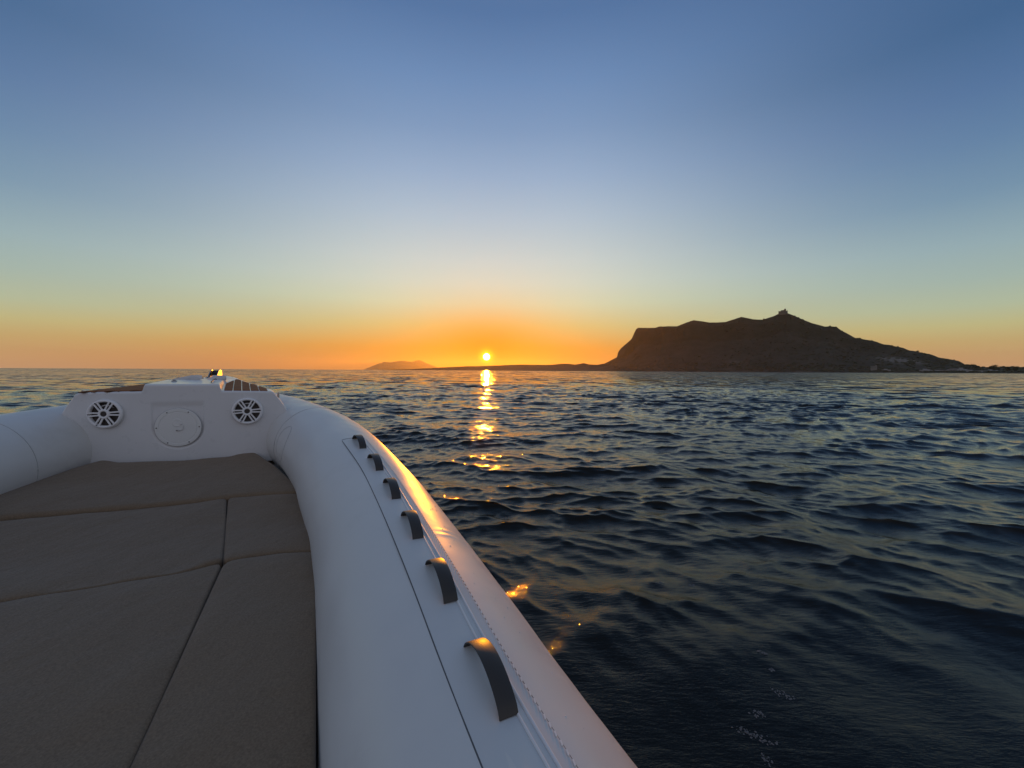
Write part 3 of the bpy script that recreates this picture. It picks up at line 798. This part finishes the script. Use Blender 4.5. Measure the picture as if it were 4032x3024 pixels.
# small fittings on the box top
p = at_drop(686, 1502, boxtop); bm = bmesh.new(); add_cyl(bm, Matrix.Translation(p+Vector((0, 0, .003))), .018, .008, 20); add_cyl(bm, Matrix.Translation(p+Vector((0, 0, .010))), .010, .010, 16); bm_obj('deck_vent', bm, shade_gap.m, boat)
a_, b_ = at_drop(832, 1510, boxtop), at_drop(847, 1500, boxtop)
bead('latch_hook', [a_+Vector((0, 0, .004)), a_+Vector((0, 0, .012)), (a_+b_)/2+Vector((0, 0, .014)), b_+Vector((0, 0, .018)), b_+Vector((.012, 0, .014))], .004, rubber_m.m, boat)

# anchor roller at the stem
def build_roller():
    c = at_drop(842, 1478, lambda x, y: .085); c = at_dist(842, 1480, 5.05); 
    r, a = to_ra(c.x, c.y); print('ROLLER', r, a, c)
    root = bpy.data.objects.new('anchor_roller', None); link(root, boat); root.location = c-Vector((0, 0, .035)); root.rotation_euler = (0, 0, TH)
    k = c.y/FPX*.88
    bm = bmesh.new(); add_box(bm, Matrix.Translation((0, -.12, .0)), 26*k, .50, .008); bm_obj('base_plate', bm, steel_m.m, root, bevel=.002)
    for s_ in (-1, 1):
        vs = []; prof = [(-.16, .0), (.10, -.01), (.16, .03), (.15, .085), (.09, .10), (.03, .085), (-.06, .03), (-.16, .02)]
        x0, x1 = s_*15*k-.004, s_*15*k+.004
        V = [(x0, y, z) for y, z in prof]+[(x1, y, z) for y, z in prof]; n = len(prof)
        mesh('cheek', V, [tuple(range(n)), tuple(range(2*n-1, n-1, -1))]+[(i, n+i, n+(i+1) % n, (i+1) % n) for i in range(n)], steel_m.m, root, smooth=False)
    bm = bmesh.new(); R90 = Matrix.Rotation(rad(90), 4, 'Y')
    add_cyl(bm, Matrix.Translation((0, .09, .062)) @ R90, .030, 22*k, 20); bm_obj('roller_wheel', bm, rubber_m.m, root)
    bm = bmesh.new(); add_cyl(bm, Matrix.Translation((0, .09, .062)) @ R90, .008, 38*k, 12); bm_obj('roller_pin', bm, steel_m.m, root)
build_roller()

# mooring cleats at the shoulder of the deck
for px, py, lb, s_ in ((1094, 1556, 'right shoulder cleat', 1), (300, 1556, 'left shoulder cleat', -1)):
    r, _ = face_at(px, py); a = aface(r)+.10; c = B(r-s_*.005, a, float(H(r-s_*.005, a))-.002)
    root = bpy.data.objects.new('cleat', None); link(root, boat); root.location = c; root.rotation_euler = (0, 0, TH+rad(10)*s_); root['label'] = lb
    for yy in (-.012, .012):
        bm = bmesh.new(); add_cyl(bm, Matrix.Translation((0, yy, .016)), .007, .04, 10); bm_obj('post', bm, steel_m.m, root)
    bm = bmesh.new(); add_cyl(bm, Matrix.Translation((0, 0, .037)) @ Matrix.Rotation(rad(90), 4, 'X'), .007, .05, 12); bm_obj('horn', bm, steel_m.m, root)

# ---------------------------------------------------------------- cushions
def cdrop(x, y):
    a = to_ra(x, y)[1]; return float(np.interp(a, [-2.5, -1.3, -.7, -.35, 0, .3], [.84, .825, .77, .73, .675, .65]))
def resample(pts, step=.02):
    out = []
    for i in range(len(pts)):
        a, b = pts[i], pts[(i+1) % len(pts)]; n = max(1, int((b-a).length/step))
        for k in range(n): out.append(a+(b-a)*(k/n))
    for _ in range(2):
        out = [(out[i-1]+out[i]*2+out[(i+1) % len(out)])/4 for i in range(len(out))]
    return out
def cushion(pxs, label, lift=0.0, rr=.022, thick=.11, puff=.010, wr=.004, seed=1):
    fn = lambda x, y: cdrop(x, y)-lift
    pts = [at_drop(px, py, fn) for px, py in pxs]; pts = resample([Vector((p.x, p.y)) for p in pts])
    area = sum(pts[i-1].x*pts[i].y-pts[i].x*pts[i-1].y for i in range(len(pts)))
    if area < 0: pts = pts[::-1]
    n = len(pts); nor = []
    for i in range(n):
        t = (pts[(i+1) % n]-pts[i-1]).normalized(); nor.append(Vector((-t.y, t.x)))
    rings = [(0.0, -thick), (0.0, -rr*1.1), (rr*.08, -rr*.62), (rr*.30, -rr*.29), (rr*.62, -rr*.08), (rr, 0.0)]
    V = []; F = []
    def wz(x, y): return wr*float(fbm(np.array(x*5.0+seed), np.array(y*5.0), 3, seed))
    for off, dz in rings:
        for i in range(n):
            q = pts[i]+nor[i]*(off-.003); V.append((q.x, q.y, CAMH-fn(q.x, q.y)+dz+wz(q.x, q.y)*min(1, off/rr)))
    for k in range(len(rings)-1):
        for i in range(n): j = (i+1) % n; F.append((k*n+i, k*n+j, (k+1)*n+j, (k+1)*n+i))
    last = [Vector((v[0], v[1])) for v in V[-n:]]
    xs = [v.x for v in last]; ys = [v.y for v in last]; arr = np.array([(v.x, v.y) for v in last]); inner = []
    g = .045
    for x in np.arange(min(xs), max(xs), g):
        for y in np.arange(min(ys), max(ys), g):
            dd = np.hypot(arr[:, 0]-x, arr[:, 1]-y).min()
            if dd > g*.45:
                c = False; j = n-1
                for i in range(n):
                    if (ys[i] > y) != (ys[j] > y) and x < (xs[j]-xs[i])*(y-ys[i])/(ys[j]-ys[i])+xs[i]: c = not c
                    j = i
                if c: inner.append((x, y, dd))
    allv = last+[Vector((x, y)) for x, y, _ in inner]
    ov, oe, of, vm, _, _ = geometry.delaunay_2d_cdt(allv, [(i, (i+1) % n) for i in range(n)], [], 1, 1e-6)
    base = (len(rings)-1)*n; idx = []
    for k, v in enumerate(ov):
        src = vm[k][0] if vm[k] else -1
        if 0 <= src < n: idx.append(base+src)
        else:
            dd = float(np.hypot(arr[:, 0]-v.x, arr[:, 1]-v.y).min())
            idx.append(len(V)); V.append((v.x, v.y, CAMH-fn(v.x, v.y)+puff*(1-math.exp(-dd/.05))+wz(v.x, v.y)))
    F += [tuple(idx[i] for i in f) for f in of]
    o = mesh('cushion', V, F, cush_m.m, boat); o['label'] = label
    return o, pts
cush_front = [(-500,2145),(0,1938),(226,1861),(411,1806),(476,1817),(705,1810),(911,1792),(976,1771),(1011,1780),(1087,1830),(1181,1914),(1179,1934),(1040,1940),(896,1951),(764,1967),(470,1994),(0,2030),(-500,2085)]
cushion(cush_front, 'raised front cushion against the bow moulding', lift=.012, rr=.030, puff=.006, seed=2)
cushion([(-700,2105),(0,2050),(470,2008),(764,1979),(890,1959),(884,2090),(873,2206),(711,2248),(0,2364),(-900,2520)], 'wide left middle cushion', rr=.014, puff=.006, wr=.006, seed=3)
cushion([(900,1958),(1040,1948),(1178,1941),(1215,2030),(1246,2125),(1243,2166),(1117,2170),(905,2199),(880,2207),(889,2080)], 'small right middle cushion', rr=.016, puff=.006, seed=4)
cushion([(-900,2528),(0,2370),(711,2254),(872,2212),(866,2222),(690,2610),(490,3040),(330,3400),(-1100,3400)], 'large left aft cushion', rr=.012, puff=.006, wr=.006, seed=5)
cushion([(882,2214),(912,2203),(1117,2175),(1243,2171),(1243,2400),(1240,2700),(1236,3024),(1233,3400),(345,3400),(500,3040),(700,2610)], 'large right aft cushion', rr=.014, puff=.006, seed=6)

# liner under the cushions and hull below
def liner():
    P = []
    for a in np.linspace(-4.6, .10, 40):
        row = []
        for r in np.linspace(-1, 1, 9):
            hw = float(np.interp(a, [-4.6, -2, -1, -.3, .1], [1.25, 1.22, 1.1, .85, .62]))
            x = C0 + RV*(r*hw) + AV*a; row.append((x.x, x.y, CAMH-(cdrop(x.x, x.y)+.105)))
        P.append(row)
    gridmesh('cockpit_liner', np.array(P), shade_gap.m, boat)
liner()
TRA = np.array([to_ra(p.x, p.y) for p in CP]); TRA = TRA[np.argsort(TRA[:, 1])]; print('TUBE R', TRA[::60])
def hull():
    P = []
    for a in np.linspace(-4.6, 1.5, 60):
        hw = min(float(np.interp(a, [-4.6, -2.2, -1.2, -.4, .4, 1.1, 1.5], [1.30, 1.28, 1.15, .9, .58, .22, .02])), float(np.interp(a, TRA[:, 1], TRA[:, 0]))-.04)
        zt = float(np.interp(a, [-4.6, -1, 0, 1.5], [.62, .66, .92, 1.28])); kz = float(np.interp(a, [-4.6, -1, .3, 1.1, 1.5], [-.4, -.4, -.3, .25, 1.05]))
        ch = float(np.interp(a, [-4.6, -1, 1.5], [.05, .15, 1.1])); row = []
        for r_, z_ in ((-1, zt), (-.97, zt*.6+ch*.4), (-.9, ch), (-.4, (ch+kz)*.5-.05), (0, kz), (.4, (ch+kz)*.5-.05), (.9, ch), (.97, zt*.6+ch*.4), (1, zt)):
            x = C0+RV*(r_*hw)+AV*a; row.append((x.x, x.y, z_))
        P.append(row)
    gridmesh('hull', np.array(P), gel_m.m, boat)
    r0 = P[0]; mesh('transom', r0, [tuple(range(len(r0)))], gel_m.m, boat, smooth=False)
hull()

# ---------------------------------------------------------------- foam flecks floating beside the boat
def foam():
    V = []; F = []
    for px, py, w, h, ang in ((3082,2737,.046,.024,-.5), (2983,2812,.026,.020,-.3), (2972,2890,.075,.018,-.5), (3023,2989,.020,.026,0), (3001,2578,.022,.010,-.4), (3038,2643,.014,.008,0), (2595,2300,.03,.012,0), (2725,2305,.024,.01,0)):
        p = at_drop(px, py, CAMH)
        for _ in range(int(9+w*750)):
            q = math.sqrt(rng.uniform()); a = rng.uniform(0, 6.283); x = w*1.15*q*math.cos(a)+rng.normal(0, w*.15); y = h*1.1*q*math.sin(a)+rng.normal(0, h*.2)
            X_ = p.x+x*math.cos(ang)-y*math.sin(ang); Y_ = p.y+x*math.sin(ang)+y*math.cos(ang); br = rng.uniform(.002, .006); zz = sea_z(X_, Y_); n0 = len(V); m = 7
            for k in range(m): V.append((X_+br*math.cos(k*.898), Y_+br*math.sin(k*.898), zz-.001))
            V.append((X_, Y_, zz+br*.8))
            for k in range(m): F.append((n0+k, n0+(k+1) % m, n0+m))
    tag(mesh('foam', V, F, foam_m.m), 'small grey flecks of foam on the black water beside the tube', 'foam', kind='stuff')
foam()

# ---------------------------------------------------------------- air
if HAZE:
    bm = bmesh.new(); y0, y1 = -3000, 24000; x_ = 14000; z0, z1 = -6.0, 560.0
    add_box(bm, Matrix.Translation((0, (y0+y1)/2, (z0+z1)/2)), 2*x_, y1-y0, z1-z0)
    hz = bm_obj('haze', bm, None); tag(hz, kind='stuff')
    m = bpy.data.materials.new('haze_air'); m.use_nodes = True; m.node_tree.nodes.clear()
    pv = m.node_tree.nodes.new('ShaderNodeVolumePrincipled'); pv.inputs['Color'].default_value = (.95, .82, .55, 1)
    pv.inputs['Density'].default_value = 2.7e-5; pv.inputs['Anisotropy'].default_value = .70
    ou = m.node_tree.nodes.new('ShaderNodeOutputMaterial'); m.node_tree.links.new(pv.outputs[0], ou.inputs['Volume'])
    hz.data.materials.append(m)
